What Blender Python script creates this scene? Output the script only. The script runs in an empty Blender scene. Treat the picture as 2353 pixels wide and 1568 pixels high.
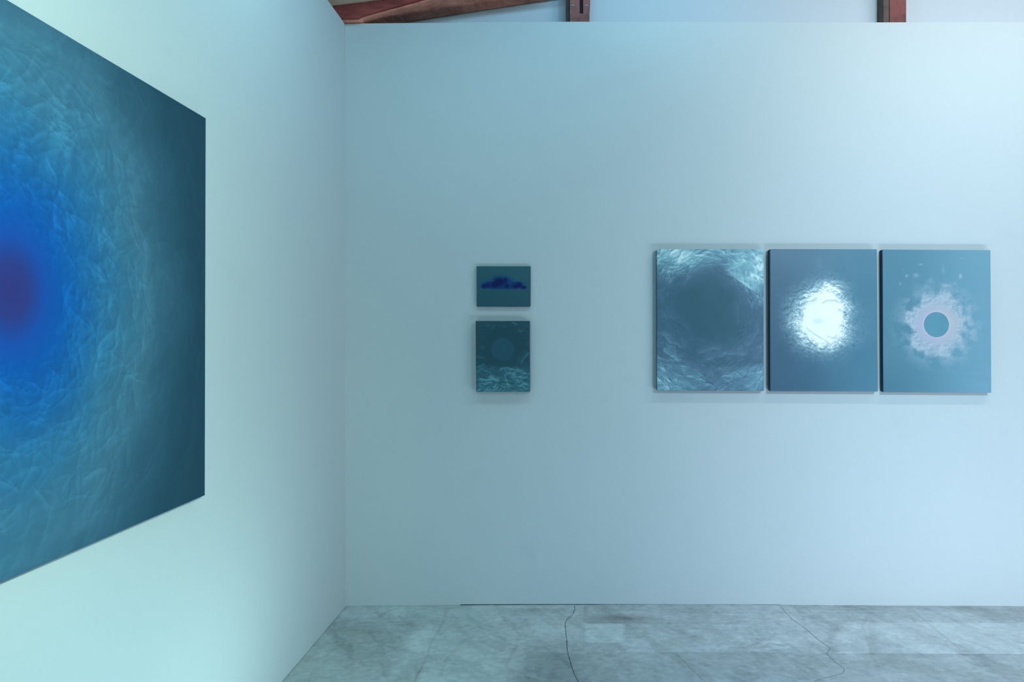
import bpy, bmesh, math, random
import numpy as np
from mathutils import Vector, noise as mnoise

# ------------------------------------------------------------------ camera, world, lamps, exposure
F, PX, PY = 1568.7, 1319.0, 776.0            # focal length and principal point, in pixels of the 2353 x 1568 frame
EYE, D, XL = 1.52, 3.86, -1.296              # eye height, distance of the back wall, x of the left wall (metres)
sc = bpy.context.scene
col0 = sc.collection
cam = bpy.data.cameras.new('camera'); cam.lens = 24.0; cam.sensor_width = 36.0; cam.sensor_fit = 'HORIZONTAL'
cam.shift_x = -(PX - 1176.5) / 2353.0
cam.shift_y = -(784.0 - PY) / 2353.0
cam.clip_start = 0.05
camo = bpy.data.objects.new('camera', cam); col0.objects.link(camo)
camo.location = (0, 0, EYE); camo.rotation_euler = (math.pi / 2, 0, 0)
sc.camera = camo
sc.view_settings.view_transform = 'Standard'; sc.view_settings.look = 'None'
sc.view_settings.gamma = 1.0; sc.view_settings.exposure = 0.0; sc.view_settings.use_curve_mapping = False

# a spot read from the canvas shadows, then unseen fill lights added to balance the walls: (name, type, place, size, watts per colour, aim)
LAMPS = [
    ('track_spot_middle', 'SPOT', (1.9, 0.66, 2.6), (0.09, 125), (56, 112, 126), (1.9, 3.86, 1.6)),
    ('fill_spot_right', 'SPOT', (2.2, 0.9, 2.7), (0.10, 100), (92, 135, 178), (2.6, 3.86, 1.5)),
    ('fill_spot_left', 'SPOT', (0.6, 0.4, 2.1), (0.10, 110), (208, 335, 314), (-1.3, 0.9, 1.7)),
    ('fill_high_right', 'AREA', (2.6, 2.5, 3.7), (2.6, 0.1), (31, 36, 38), (2.6, 3.9, 2.6)),
    ('fill_high_middle', 'AREA', (0.2, 2.9, 3.75), (1.6, 0.1), (4.0, 9.5, 13.1), (-0.2, 3.9, 2.9)),
    ('fill_high_corner', 'AREA', (-0.7, 2.4, 3.7), (0.1, 1.6), (8.7, 17.0, 20.0), (-1.3, 2.4, 2.8)),
    ('fill_low_left', 'AREA', (-0.75, 1.7, 0.06), (0.06, 1.2), (2.3, 5.4, 6.5), (-1.3, 2.0, 0.4)),
    ('fill_low_corner', 'AREA', (-0.6, 2.3, 0.06), (0.06, 0.7), (4.0, 6.8, 6.6), (-1.3, 2.9, 0.35)),
    ('fill_low_right', 'AREA', (2.2, 2.4, 0.1), (2.4, 0.1), (3.5, 4, 5), (2.2, 3.9, 0.8)),
    ('fill_low_far_right', 'AREA', (2.6, 1.9, 0.1), (2.4, 0.1), (22, 30.5, 37.5), (2.6, 3.9, 0.8)),
    ('fill_low_middle', 'AREA', (0.2, 2.5, 0.06), (1.8, 0.06), (0.6, 2.0, 3.4), (-0.2, 3.9, 0.35)),
]
WORLD = (0.003, 0.006, 0.008)
FLOOR_BASE = np.array((0.53, 0.54, 0.55))
RATIO = dict(a=(.98, .80, .74), b=(.92, .68, .62), c=(.97, .70, .62), d=(1.45, 1.15, .95), e=(1.55, 1.22, 1.05), f=(0.74, 0.72, 0.74))


def add_lamp(name, kind, loc, size, rgb, aim=None):
    if max(rgb) <= 0: return
    L = bpy.data.lights.new(name, kind)
    e = max(rgb); L.energy = e; L.color = [c / e for c in rgb]
    if kind == 'POINT': L.shadow_soft_size = size
    elif kind == 'SPOT': L.shadow_soft_size, L.spot_size, L.spot_blend = size[0], math.radians(size[1]), 1.0
    else:
        L.shape = 'RECTANGLE'; L.size, L.size_y = size
    o = bpy.data.objects.new(name, L); col0.objects.link(o); o.location = loc
    if aim is not None:
        o.rotation_euler = (Vector(aim) - Vector(loc)).to_track_quat('-Z', 'Y').to_euler()
for a in LAMPS: add_lamp(*a)
w = bpy.data.worlds.new('world'); sc.world = w; w.use_nodes = True
w.node_tree.nodes['Background'].inputs[0].default_value = (*WORLD, 1)
w.node_tree.nodes['Background'].inputs[1].default_value = 1.0

# ------------------------------------------------------------------ helpers
def on_depth(px, py, y):                      # where the sight line through a pixel meets the plane at distance y
    return Vector(((px - PX) * y / F, y, EYE - (py - PY) * y / F))
def on_floor(px, py, z=0.0):
    y = F * (EYE - z) / (py - PY)
    return Vector(((px - PX) * y / F, y, z))

def tag(o, label=None, cat=None, group=None, kind=None):
    if label: o['label'] = label
    if cat: o['category'] = cat
    if group: o['group'] = group
    if kind: o['kind'] = kind
    return o
def link(name, me, mat, parent=None):
    o = bpy.data.objects.new(name, me); col0.objects.link(o)
    if mat: me.materials.append(mat)
    if parent: o.parent = parent
    return o
def mesh(name, verts, faces, mat, parent=None, smooth=False):
    me = bpy.data.meshes.new(name); me.from_pydata([tuple(v) for v in verts], [], faces); me.validate(); me.update()
    bm = bmesh.new(); bm.from_mesh(me); bmesh.ops.recalc_face_normals(bm, faces=bm.faces); bm.to_mesh(me); bm.free()
    if smooth: me.polygons.foreach_set('use_smooth', [True] * len(me.polygons))
    return link(name, me, mat, parent)
def empty(name, loc):
    o = bpy.data.objects.new(name, None); col0.objects.link(o); o.location = loc; o.empty_display_size = 0.05
    return o
def box_bm(bm, x0, x1, y0, y1, z0, z1, bev=0.0):
    r = bmesh.ops.create_cube(bm, size=1.0)
    for v in r['verts']:
        v.co = Vector((x0 if v.co.x < 0 else x1, y0 if v.co.y < 0 else y1, z0 if v.co.z < 0 else z1))
    if bev:
        es = {e for v in r['verts'] for e in v.link_edges}
        bmesh.ops.bevel(bm, geom=list(es), offset=bev, segments=2, affect='EDGES', profile=0.6)
def box(name, x0, x1, y0, y1, z0, z1, mat, parent=None, bev=0.0):
    bm = bmesh.new(); box_bm(bm, x0, x1, y0, y1, z0, z1, bev)
    me = bpy.data.meshes.new(name); bm.to_mesh(me); bm.free()
    o = link(name, me, mat, parent)
    return o
def prism(name, ring_a, ring_b, mat, parent=None):
    n = len(ring_a)
    f = [tuple(range(n)), tuple(range(2 * n - 1, n - 1, -1))] + [(i, (i + 1) % n, n + (i + 1) % n, n + i) for i in range(n)]
    return mesh(name, list(ring_a) + list(ring_b), f, mat, parent)

# ------------------------------------------------------------------ materials
def new_mat(name, rough=0.6, spec=0.4):
    m = bpy.data.materials.new(name); m.use_nodes = True
    b = m.node_tree.nodes['Principled BSDF']
    b.inputs['Roughness'].default_value = rough
    b.inputs['Specular IOR Level'].default_value = spec
    return m, m.node_tree, b
def nd(nt, t, **kw):
    n = nt.nodes.new(t)
    for k, v in kw.items(): setattr(n, k, v)
    return n
def obj_noise(nt, scale, detail=4, sc3=(1, 1, 1), rough=0.55, dist=0.0):
    tc = nd(nt, 'ShaderNodeTexCoord'); mp = nd(nt, 'ShaderNodeMapping'); mp.inputs['Scale'].default_value = sc3
    n = nd(nt, 'ShaderNodeTexNoise'); n.inputs['Scale'].default_value = scale; n.inputs['Detail'].default_value = detail
    n.inputs['Roughness'].default_value = rough; n.inputs['Distortion'].default_value = dist
    nt.links.new(tc.outputs['Object'], mp.inputs[0]); nt.links.new(mp.outputs[0], n.inputs['Vector'])
    return n.outputs['Fac']
def ramp_node(nt, fac, stops):
    r = nd(nt, 'ShaderNodeValToRGB'); cr = r.color_ramp
    while len(cr.elements) < len(stops): cr.elements.new(0.5)
    for e, (p, c) in zip(cr.elements, stops): e.position = p; e.color = (*c, 1)
    nt.links.new(fac, r.inputs[0]); return r.outputs[0]
def mul(nt, a, b, fac=1.0):
    m = nd(nt, 'ShaderNodeMix', data_type='RGBA', blend_type='MULTIPLY'); m.inputs[0].default_value = fac
    nt.links.new(a, m.inputs[6]); nt.links.new(b, m.inputs[7]); return m.outputs[2]
def bump(nt, b, h, strength, dist):
    n = nd(nt, 'ShaderNodeBump'); n.inputs['Strength'].default_value = strength; n.inputs['Distance'].default_value = dist
    nt.links.new(h, n.inputs['Height']); nt.links.new(n.outputs[0], b.inputs['Normal'])

def wall_mat(name, base):
    m, nt, b = new_mat(name, 0.75, 0.25)
    big = ramp_node(nt, obj_noise(nt, 0.9, 3), [(0.3, (0.975,) * 3), (0.7, (1.0,) * 3)])
    sm = ramp_node(nt, obj_noise(nt, 2.6, 6, rough=0.6, dist=0.6), [(0.62, (1, 1, 1)), (0.70, (0.975, 0.975, 0.98)), (0.8, (0.955, 0.955, 0.96))])
    fine = ramp_node(nt, obj_noise(nt, 60, 3), [(0.3, (0.985,) * 3), (0.7, (1.0,) * 3)])
    c = nd(nt, 'ShaderNodeRGB'); c.outputs[0].default_value = (*base, 1)
    nt.links.new(mul(nt, mul(nt, mul(nt, c.outputs[0], big), sm), fine), b.inputs['Base Color'])
    bump(nt, b, obj_noise(nt, 180, 3), 0.12, 0.002)
    return m
M_wall = wall_mat('painted_plaster', (0.52, 0.52, 0.52))
M_upper = wall_mat('painted_board', (0.60, 0.60, 0.64))

def wood_mat(name, dark, light, scale=1.0, stain=0.5):
    m, nt, b = new_mat(name, 0.65, 0.3)
    g = ramp_node(nt, obj_noise(nt, 9 * scale, 6, (0.25, 1, 2.2), 0.6, 0.8), [(0.3, dark), (0.7, light)])
    s = ramp_node(nt, obj_noise(nt, 3.5, 5, (0.8, 1, 2.0), 0.65), [(0.38, (stain,) * 3), (0.56, (1, 1, 1))])
    f = ramp_node(nt, obj_noise(nt, 60, 3, (0.15, 1, 1.5)), [(0.35, (0.8,) * 3), (0.6, (1, 1, 1))])
    nt.links.new(mul(nt, mul(nt, g, s), f), b.inputs['Base Color'])
    bump(nt, b, obj_noise(nt, 50, 4, (0.2, 1, 1.5)), 0.4, 0.004)
    return m
def wood_v(name, dark, light, stain=0.6):
    m, nt, b = new_mat(name, 0.6, 0.3)
    g = ramp_node(nt, obj_noise(nt, 14, 6, (1.5, 1, 0.35), 0.6, 0.8), [(0.32, dark), (0.68, light)])
    s = ramp_node(nt, obj_noise(nt, 16, 4), [(0.36, (stain,) * 3), (0.55, (1, 1, 1))])
    nt.links.new(mul(nt, g, s), b.inputs['Base Color'])
    bump(nt, b, obj_noise(nt, 70, 4, (1, 1, 0.2)), 0.3, 0.003)
    return m
M_under = wood_mat('rough_sawn_timber', (0.80, 0.24, 0.16), (0.95, 0.38, 0.27), 1.0, 0.6)
M_face = wood_mat('dark_red_shaded_timber', (0.24, 0.035, 0.03), (0.40, 0.07, 0.055), 1.0, 0.5)  # dark red, with the shade on the rafter's front put into the colour
M_tan = wood_mat('tan_timber', (0.50, 0.26, 0.18), (0.62, 0.34, 0.24), 1.0, 0.85)
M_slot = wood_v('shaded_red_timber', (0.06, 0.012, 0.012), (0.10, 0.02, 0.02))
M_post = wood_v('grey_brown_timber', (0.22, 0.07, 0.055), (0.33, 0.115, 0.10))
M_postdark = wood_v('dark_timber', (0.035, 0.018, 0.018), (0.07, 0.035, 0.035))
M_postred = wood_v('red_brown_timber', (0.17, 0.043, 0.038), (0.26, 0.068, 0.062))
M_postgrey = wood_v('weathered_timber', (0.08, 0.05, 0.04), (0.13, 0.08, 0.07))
M_metal, _nt, _b = new_mat('dull_steel', 0.55, 0.5); _b.inputs['Metallic'].default_value = 0.9; _b.inputs['Base Color'].default_value = (0.42, 0.43, 0.45, 1)
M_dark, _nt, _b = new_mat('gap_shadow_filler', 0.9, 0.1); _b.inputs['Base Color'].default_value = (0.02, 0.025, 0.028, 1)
M_crack, _nt, _b = new_mat('open_crack', 0.9, 0.1); _b.inputs['Base Color'].default_value = (0.018, 0.02, 0.022, 1)
M_hair, _nt, _b = new_mat('hairline_crack', 0.9, 0.1); _b.inputs['Base Color'].default_value = (0.19, 0.20, 0.22, 1)

import math
# ------------------------------------------------------------------ pigment maths (numpy)
def _hash(ix, iy, iz, seed):
    h = (ix.astype(np.int64) * 374761393 + iy.astype(np.int64) * 668265263 + iz.astype(np.int64) * 2147483647 + seed * 974634777) & 0xFFFFFFFF
    h = ((h ^ (h >> 13)) * 1274126177) & 0xFFFFFFFF
    return (h ^ (h >> 16)) & 0xFFFFFFFF

def noise3(x, y, z, seed=0):
    """gradient noise, about -1..1"""
    x0, y0, z0 = np.floor(x), np.floor(y), np.floor(z)
    fx, fy, fz = x - x0, y - y0, z - z0
    ux, uy, uz = [t * t * t * (t * (t * 6 - 15) + 10) for t in (fx, fy, fz)]
    out = 0
    for dx in (0, 1):
        for dy in (0, 1):
            for dz in (0, 1):
                h = _hash(x0 + dx, y0 + dy, z0 + dz, seed)
                a = (h & 1023) / 1023.0 * 2 * np.pi
                c = ((h >> 10) & 1023) / 511.5 - 1
                s = np.sqrt(np.maximum(0, 1 - c * c))
                g = s * np.cos(a) * (fx - dx) + s * np.sin(a) * (fy - dy) + c * (fz - dz)
                w = (ux if dx else 1 - ux) * (uy if dy else 1 - uy) * (uz if dz else 1 - uz)
                out = out + g * w
    return out * 1.6

def fbm(x, y, z=0.0, oct=5, seed=0, gain=0.5, ridge=False):
    z = np.zeros_like(x) + z
    a, f, s = 1.0, 1.0, 0
    for i in range(oct):
        n = noise3(x * f, y * f, z * f, seed + i * 17)
        s = s + a * ((1 - 2 * np.abs(n)) if ridge else n)
        a *= gain; f *= 2.03
    return s

def sstep(a, b, x):
    t = np.clip((x - a) / (b - a), 0, 1)
    return t * t * (3 - 2 * t)

def crumple(x, y, seed=0, oct=5, warp=0.35, f0=1.0, gain=0.55):
    """height of creased cloth: sharp folds between soft facets"""
    wx = fbm(x * f0 * 0.8, y * f0 * 0.8, 3.1, 3, seed + 5) * warp / f0
    wy = fbm(x * f0 * 0.8, y * f0 * 0.8, 9.7, 3, seed + 9) * warp / f0
    h, a, f = 0, 1.0, f0
    for i in range(oct):
        ca, sa = np.cos(i * 1.1 + seed), np.sin(i * 1.1 + seed)
        qx, qy = ((x + wx) * ca - (y + wy) * sa) * f, ((x + wx) * sa + (y + wy) * ca) * f
        n = noise3(qx, qy, np.zeros_like(x) + i * 1.7, seed + 31 * i)
        h = h + a * np.sqrt(n * n + 0.0006)
        a *= gain; f *= 1.9
    return h

def crumple_polar(x, y, cx, cy, kt, kr, seed=0, oct=5, gain=0.55, warp=0.3, ell=1.0):
    """folds that run round a centre"""
    dx, dy = x - cx, (y - cy) / ell
    r = np.sqrt(dx * dx + dy * dy) + 1e-6
    wx = fbm(x * 3, y * 3, 1.3, 3, seed + 3) * warp
    c, s = dx / r, dy / r
    rr = r * kr + wx * kr * 0.25
    h, a, f = 0, 1.0, 1.0
    for i in range(oct):
        ft = f ** 1.12
        n = noise3((c * kt + wx) * ft * (0.5 + r), (s * kt - wx) * ft * (0.5 + r), rr * f, seed + 31 * i)
        h = h + a * np.sqrt(n * n + 0.0006)
        a *= gain; f *= 1.9
    return h

def shade(h, px, lx, ly, k):
    """slope of h towards (lx, ly); array rows run downwards"""
    gy, gx = np.gradient(h, px)
    return np.tanh((gx * lx + gy * ly) * k)

def seg_dist(x, y, pts):
    """distance to a polyline and the side of it"""
    best = np.full(x.shape, 1e9); side = np.zeros(x.shape); tt = np.zeros(x.shape)
    n = len(pts) - 1
    for i in range(n):
        (ax, ay), (bx, by) = pts[i], pts[i + 1]
        vx, vy = bx - ax, by - ay
        t = np.clip(((x - ax) * vx + (y - ay) * vy) / (vx * vx + vy * vy), 0, 1)
        dx, dy = x - ax - t * vx, y - ay - t * vy
        d = np.hypot(dx, dy)
        m = d < best
        best = np.where(m, d, best); side = np.where(m, np.sign(vx * dy - vy * dx), side); tt = np.where(m, (i + t) / n, tt)
    return best, side, tt

def fold(x, y, pts, width, amp, soft=0.004, wob=0.008, seed=0):
    """one long fold: a sharp edge on one side, fading to the other; taper at the ends"""
    xw = x + fbm(x * 14, y * 14, 0.5, 3, seed + 77) * wob
    yw = y + fbm(x * 14, y * 14, 7.5, 3, seed + 78) * wob
    d, s, t = seg_dist(xw, yw, pts)
    tap = sstep(0, 0.18, t) * sstep(1, 0.8, t)
    pos = np.exp(-d / width); neg = np.exp(-d / soft)
    return amp * tap * np.where(s > 0, pos, neg)

def creases(u, v, n, seed, place, bend=0.35):
    """n short sharp creases; place(rng) -> x, y, angle, length, width, bright, dark; lit on one flank, dark on the other"""
    rg = np.random.RandomState(seed); out = np.zeros_like(u)
    u0, v0 = u[0, 0], v[0, 0]; du, dv = u[0, 1] - u0, v[1, 0] - v0
    for _ in range(n):
        q = place(rg)
        if q is None: continue
        x, y, a, L, w, br, dk = q
        k = rg.uniform(-bend, bend); pts = []
        for j in range(5):
            s_ = (j / 4.0 - 0.5) * L; aa = a + k * (j / 4.0 - 0.5) * 2
            pts.append((x + s_ * math.cos(aa) + rg.uniform(-.04, .04) * L, y + s_ * math.sin(aa) + rg.uniform(-.04, .04) * L))
        m = 4 * w + 0.01
        xs_ = [p[0] for p in pts]; ys_ = [p[1] for p in pts]
        i0, i1 = int(max(0, (min(xs_) - m - u0) / du)), int(min(u.shape[1], (max(xs_) + m - u0) / du + 1))
        j0, j1 = int(max(0, (min(ys_) - m - v0) / dv)), int(min(u.shape[0], (max(ys_) + m - v0) / dv + 1))
        if i1 - i0 < 2 or j1 - j0 < 2: continue
        U, V = u[j0:j1, i0:i1], v[j0:j1, i0:i1]
        d, sd, t = seg_dist(U, V, pts)
        tap = np.sin(np.pi * np.clip(t, 0, 1)) ** 0.7
        out[j0:j1, i0:i1] += tap * np.where(sd > 0, br * np.exp(-(d / w) ** 1.3), -dk * np.exp(-d / (w * 0.45)) + (br) * np.exp(-d / (w * 0.12)))
    return out

def ramp(t, stops):
    t = np.clip(t, stops[0][0], stops[-1][0])
    xs = [s[0] for s in stops]
    return np.stack([np.interp(t, xs, [s[1][k] for s in stops]) for k in range(3)], -1)

def lin(c):
    c = np.asarray(c, float) / 255.0
    return np.where(c <= 0.04045, c / 12.92, ((c + 0.055) / 1.055) ** 2.4)

# Every art_ function takes u (0..w) to the right and v (0..h) downwards, in units of the canvas WIDTH (u 0..1)
# and gives sRGB 0..255 pigment as seen, plus the relief in canvas widths.
def art_dark_hollow(u, v, px):                    # crumpled foil round a dark hollow
    # crop coordinates (1220 px crop, canvas 85..1153 x 55..1475) -> u = (X-85)/1068, v = (Y-55)/1068
    def P(*a): return [((X - 85) / 1068.0, (Y - 55) / 1068.0) for X, Y in a]
    cx, cy = (600 - 85) / 1068.0, (640 - 55) / 1068.0
    r = np.hypot((u - cx), (v - cy) / 1.12)
    ang = np.arctan2(v - cy, u - cx)
    h1 = crumple(u, v * 1.2, 3, 3, 0.4, 3.0, 0.5)
    h2 = crumple_polar(u, v, cx, cy, 2.0, 4.0, 11, 3, 0.5, 0.3, 1.12)
    s1 = shade(h1, px, 0.45, 1.0, 0.12); s2 = shade(h2, px, 0.1, 1.0, 0.10)
    def plc(rg):
        x, y = rg.uniform(-.02, 1.02), rg.uniform(-.02, 1.35)
        rr_ = math.hypot(x - cx, (y - cy) / 1.12)
        if rr_ < 0.17 + 0.12 * rg.rand(): return None
        a = math.atan2(y - cy, x - cx) + math.pi / 2 + rg.normal() * 0.45
        if math.cos(a) < 0: a += math.pi                       # lit from below the fold's upper side
        b_ = sstep(0.08, 0.52, np.array(rr_)) * rg.uniform(0.25, 1.0)
        return x, y, a, rg.uniform(0.03, 0.14), rg.uniform(0.006, 0.018), float(b_), float(b_) * 1.0
    s3 = creases(u, v, 850, 5, plc)
    edge = sstep(0.18, 0.62, r)
    tl = np.exp(-(((u - 0.22) / 0.30) ** 2 + ((v - 0.03) / 0.22) ** 2))
    tr = np.exp(-(((u - 1.0) / 0.26) ** 2 + ((v - 0.18) / 0.30) ** 2))
    top = np.exp(-((v - 0.02) / 0.20) ** 2) * 0.7
    bl = np.exp(-(((u - 0.0) / 0.25) ** 2 + ((v - 1.25) / 0.26) ** 2))
    br = np.exp(-(((u - 1.0) / 0.22) ** 2 + ((v - 1.22) / 0.2) ** 2)) * 0.6
    bottom = sstep(0.95, 1.3, v) * 0.35
    lit = tl * 1.15 + tr * 1.1 + top * 0.6 + bl * 0.7 + br * 0.6 + bottom
    hollow = sstep(0.41, 0.12, r + 0.05 * fbm(u * 5, v * 5, 0, 3, 4)) * 0.82
    t = 0.15 + 0.10 * edge + 0.28 * lit
    t = t + (0.05 * s1 + 0.05 * s2) * edge * (0.4 + 1.0 * lit) + 0.17 * s3 * (0.45 + 1.2 * lit)
    t = t + 0.04 * fbm(u * 6, v * 6, 0, 4, 8)
    # soft shell edges of the hollow
    for pts, w, a, sd in (
            (P((500, 250), (420, 320), (330, 345), (230, 400)), .05, -0.07, 1),
            (P((1110, 510), (1010, 440), (920, 375), (860, 325), (750, 290)), .12, 0.30, 2),
            (P((760, 540), (765, 450), (700, 390), (600, 310)), .05, 0.05, 3),
            (P((430, 880), (330, 800), (210, 730), (95, 735)), .06, 0.08, 4),
            (P((360, 1075), (290, 1010), (220, 990), (165, 930), (95, 880)), .035, 0.16, 5),
            (P((318, 1195), (240, 1130), (190, 1095), (130, 1070)), .05, 0.22, 6),
            (P((390, 1100), (340, 1010), (310, 900), (270, 850)), .05, 0.05, 7),
            (P((740, 1070), (640, 1055), (560, 1080), (470, 1105)), .05, 0.13, 8),
            (P((1010, 1120), (900, 1105), (780, 1110), (640, 1150), (520, 1180)), .06, 0.15, 9),
            (P((590, 1000), (500, 960), (400, 970)), .04, 0.05, 10),
            (P((860, 540), (900, 620), (905, 760), (890, 820)), .05, 0.05, 11),
            (P((1150, 860), (1060, 930), (1020, 1000), (960, 1030)), .05, 0.07, 12),
            (P((560, 1365), (430, 1335), (360, 1300), (320, 1215)), .05, 0.12, 13),
            (P((1150, 1390), (1060, 1385), (990, 1420), (870, 1385)), .05, 0.12, 14),
            (P((990, 1280), (930, 1330), (830, 1340), (700, 1290)), .05, 0.09, 15),
            (P((500, 190), (420, 210), (360, 185), (300, 210)), .035, 0.17, 16),
            (P((450, 60), (400, 120), (330, 150), (290, 260)), .03, 0.22, 17),
            (P((1140, 180), (1100, 160), (1070, 120)), .02, 0.40, 18),
            (P((1120, 280), (1100, 240), (1085, 200)), .02, 0.42, 19),
            (P((1150, 325), (1080, 315), (1000, 330)), .02, 0.25, 20),
            (P((960, 200), (880, 235), (800, 265), (760, 275)), .05, 0.17, 21),
            (P((980, 150), (900, 115), (800, 110), (700, 105)), .04, 0.12, 22)):
        t = t + fold(u, v, pts, w, a, seed=sd)
    t = t * (1 - hollow) + hollow * (0.145 + 0.03 * fbm(u * 4, v * 4, 0, 3, 2) + (t - 0.16) * 0.5)
    col = ramp(t, [(0.0, (44, 84, 102)), (0.14, (54, 96, 116)), (0.3, (80, 114, 140)), (0.5, (108, 155, 176)),
                   (0.75, (156, 205, 218)), (1.0, (212, 240, 246))])
    h = (h1 * 0.0025 + h2 * 0.002) * edge * (0.3 + 0.7 * np.clip(lit, 0, 1))
    return col, h

def art_silver_moon(u, v, px):                    # pale burst in the middle of a dark field
    cx, cy = (610 - 85) / 1070.0, (735 - 60) / 1070.0
    dx, dy = u - cx, v - cy
    r = np.hypot(dx, dy)
    ang = np.arctan2(dy, dx)
    wob = fbm(u * 3.2, v * 3.2, 2.0, 3, 41) * 0.055
    h = crumple_polar(u, v, cx, cy, 4.5, 12.0, 21, 4, 0.6, 0.35)
    def plc(rg):
        a0 = rg.uniform(0, 2 * math.pi); q = 0.15 + abs(rg.normal()) * 0.12
        x, y = cx + q * math.cos(a0), cy + q * math.sin(a0) * (1.15 if math.sin(a0) > 0 else 1.0)
        a = a0 + math.pi / 2 + rg.normal() * 0.35
        if math.cos(a) < 0: a += math.pi
        b_ = rg.uniform(0.3, 1.0)
        return x, y, a, rg.uniform(0.02, 0.12), rg.uniform(0.003, 0.010), b_, b_ * 0.9
    hs = np.clip(0.35 * shade(h, px, 0.2, 1.0, 0.045) + 0.42 * creases(u, v, 900, 7, plc), -1, 1.1)
    hn = fbm(u * 34, v * 34, 0, 3, 55, 0.7) * 0.7
    # a wider fall-off downwards, tighter upwards
    rr = r + wob - 0.055 * np.clip(dy / (r + 1e-6), 0, 1) * sstep(0.1, 0.3, r) + 0.01 * np.clip(-dx / (r + 1e-6), 0, 1)
    core = sstep(0.215, 0.165, rr + 0.022 * hs + 0.012 * hn)
    ring = np.exp(-((rr - 0.21) / 0.075) ** 2)
    halo = np.exp(-np.clip(rr - 0.17, 0, 9) / 0.10) * sstep(0.52, 0.36, rr)
    t = 0.90 * core + (1 - core) * (halo * (0.52 + 0.62 * hs + 0.55 * hn) + 0.20 * ring * (1.0 + hs))
    # light wisps above
    wisp = np.exp(-(((u - .56) / .13) ** 2 + ((v - .325) / .035) ** 2)) * (0.28 + 0.4 * hs)
    wisp = wisp + np.exp(-(((u - .62) / .09) ** 2 + ((v - .36) / .05) ** 2)) * (0.2 + 0.3 * hs)
    t = t + wisp + np.exp(-(((u - .46) / .03) ** 2 + ((v - .12) / .06) ** 2)) * 0.05
    def P(*a): return [((X - 85) / 1070.0, (Y - 60) / 1070.0) for X, Y in a]
    for pts, w, a, sd in (
            (P((310, 640), (360, 580), (440, 540), (540, 520), (600, 525)), .012, -0.02, 1),
            (P((400, 610), (460, 590), (520, 560), (560, 530)), .018, -0.35, 2),
            (P((580, 610), (640, 575), (720, 565), (800, 600)), .010, -0.35, 3),
            (P((360, 640), (410, 690), (420, 760), (400, 800)), .014, -0.30, 4),
            (P((420, 880), (470, 960), (560, 1040)), .016, -0.30, 5),
            (P((430, 820), (520, 900), (640, 980), (700, 1020)), .009, -0.28, 6),
            (P((760, 650), (830, 690), (860, 760)), .012, -0.35, 7),
            (P((640, 920), (720, 940), (760, 910)), .010, -0.25, 8),
            (P((770, 800), (850, 850), (880, 900)), .014, -0.25, 9),
            (P((590, 370), (680, 410), (760, 460), (830, 540)), .03, 0.22, 10)):
        t = t + fold(u, v, pts, w, a, soft=0.003, wob=0.01, seed=sd + 60)
    t = t - 0.10 * np.exp(-(((u - 0.45) / .06) ** 2 + ((v - 0.67) / .035) ** 2))
    g = sstep(0, 1, u)[..., None]
    bg = (1 - g) * np.array((70, 111, 140.)) + g * np.array((82, 140, 166.))  # own gradient to the right, with sheen painted in
    bg = bg + (fbm(u * 2, v * 2, 0, 3, 9) * 4)[..., None]
    t = np.clip(t, 0, 1)[..., None]
    hi = np.array((243, 255, 255.))
    mid = np.array((165, 208, 222.))
    col = np.where(t < 0.5, bg + (mid - bg) * (t / 0.5), mid + (hi - mid) * ((t - 0.5) / 0.5))
    return col, h * 0.0012 * np.exp(-(r / 0.4) ** 2) * sstep(0.14, 0.22, r), np.clip(t[..., 0], 0, 1)

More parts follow.
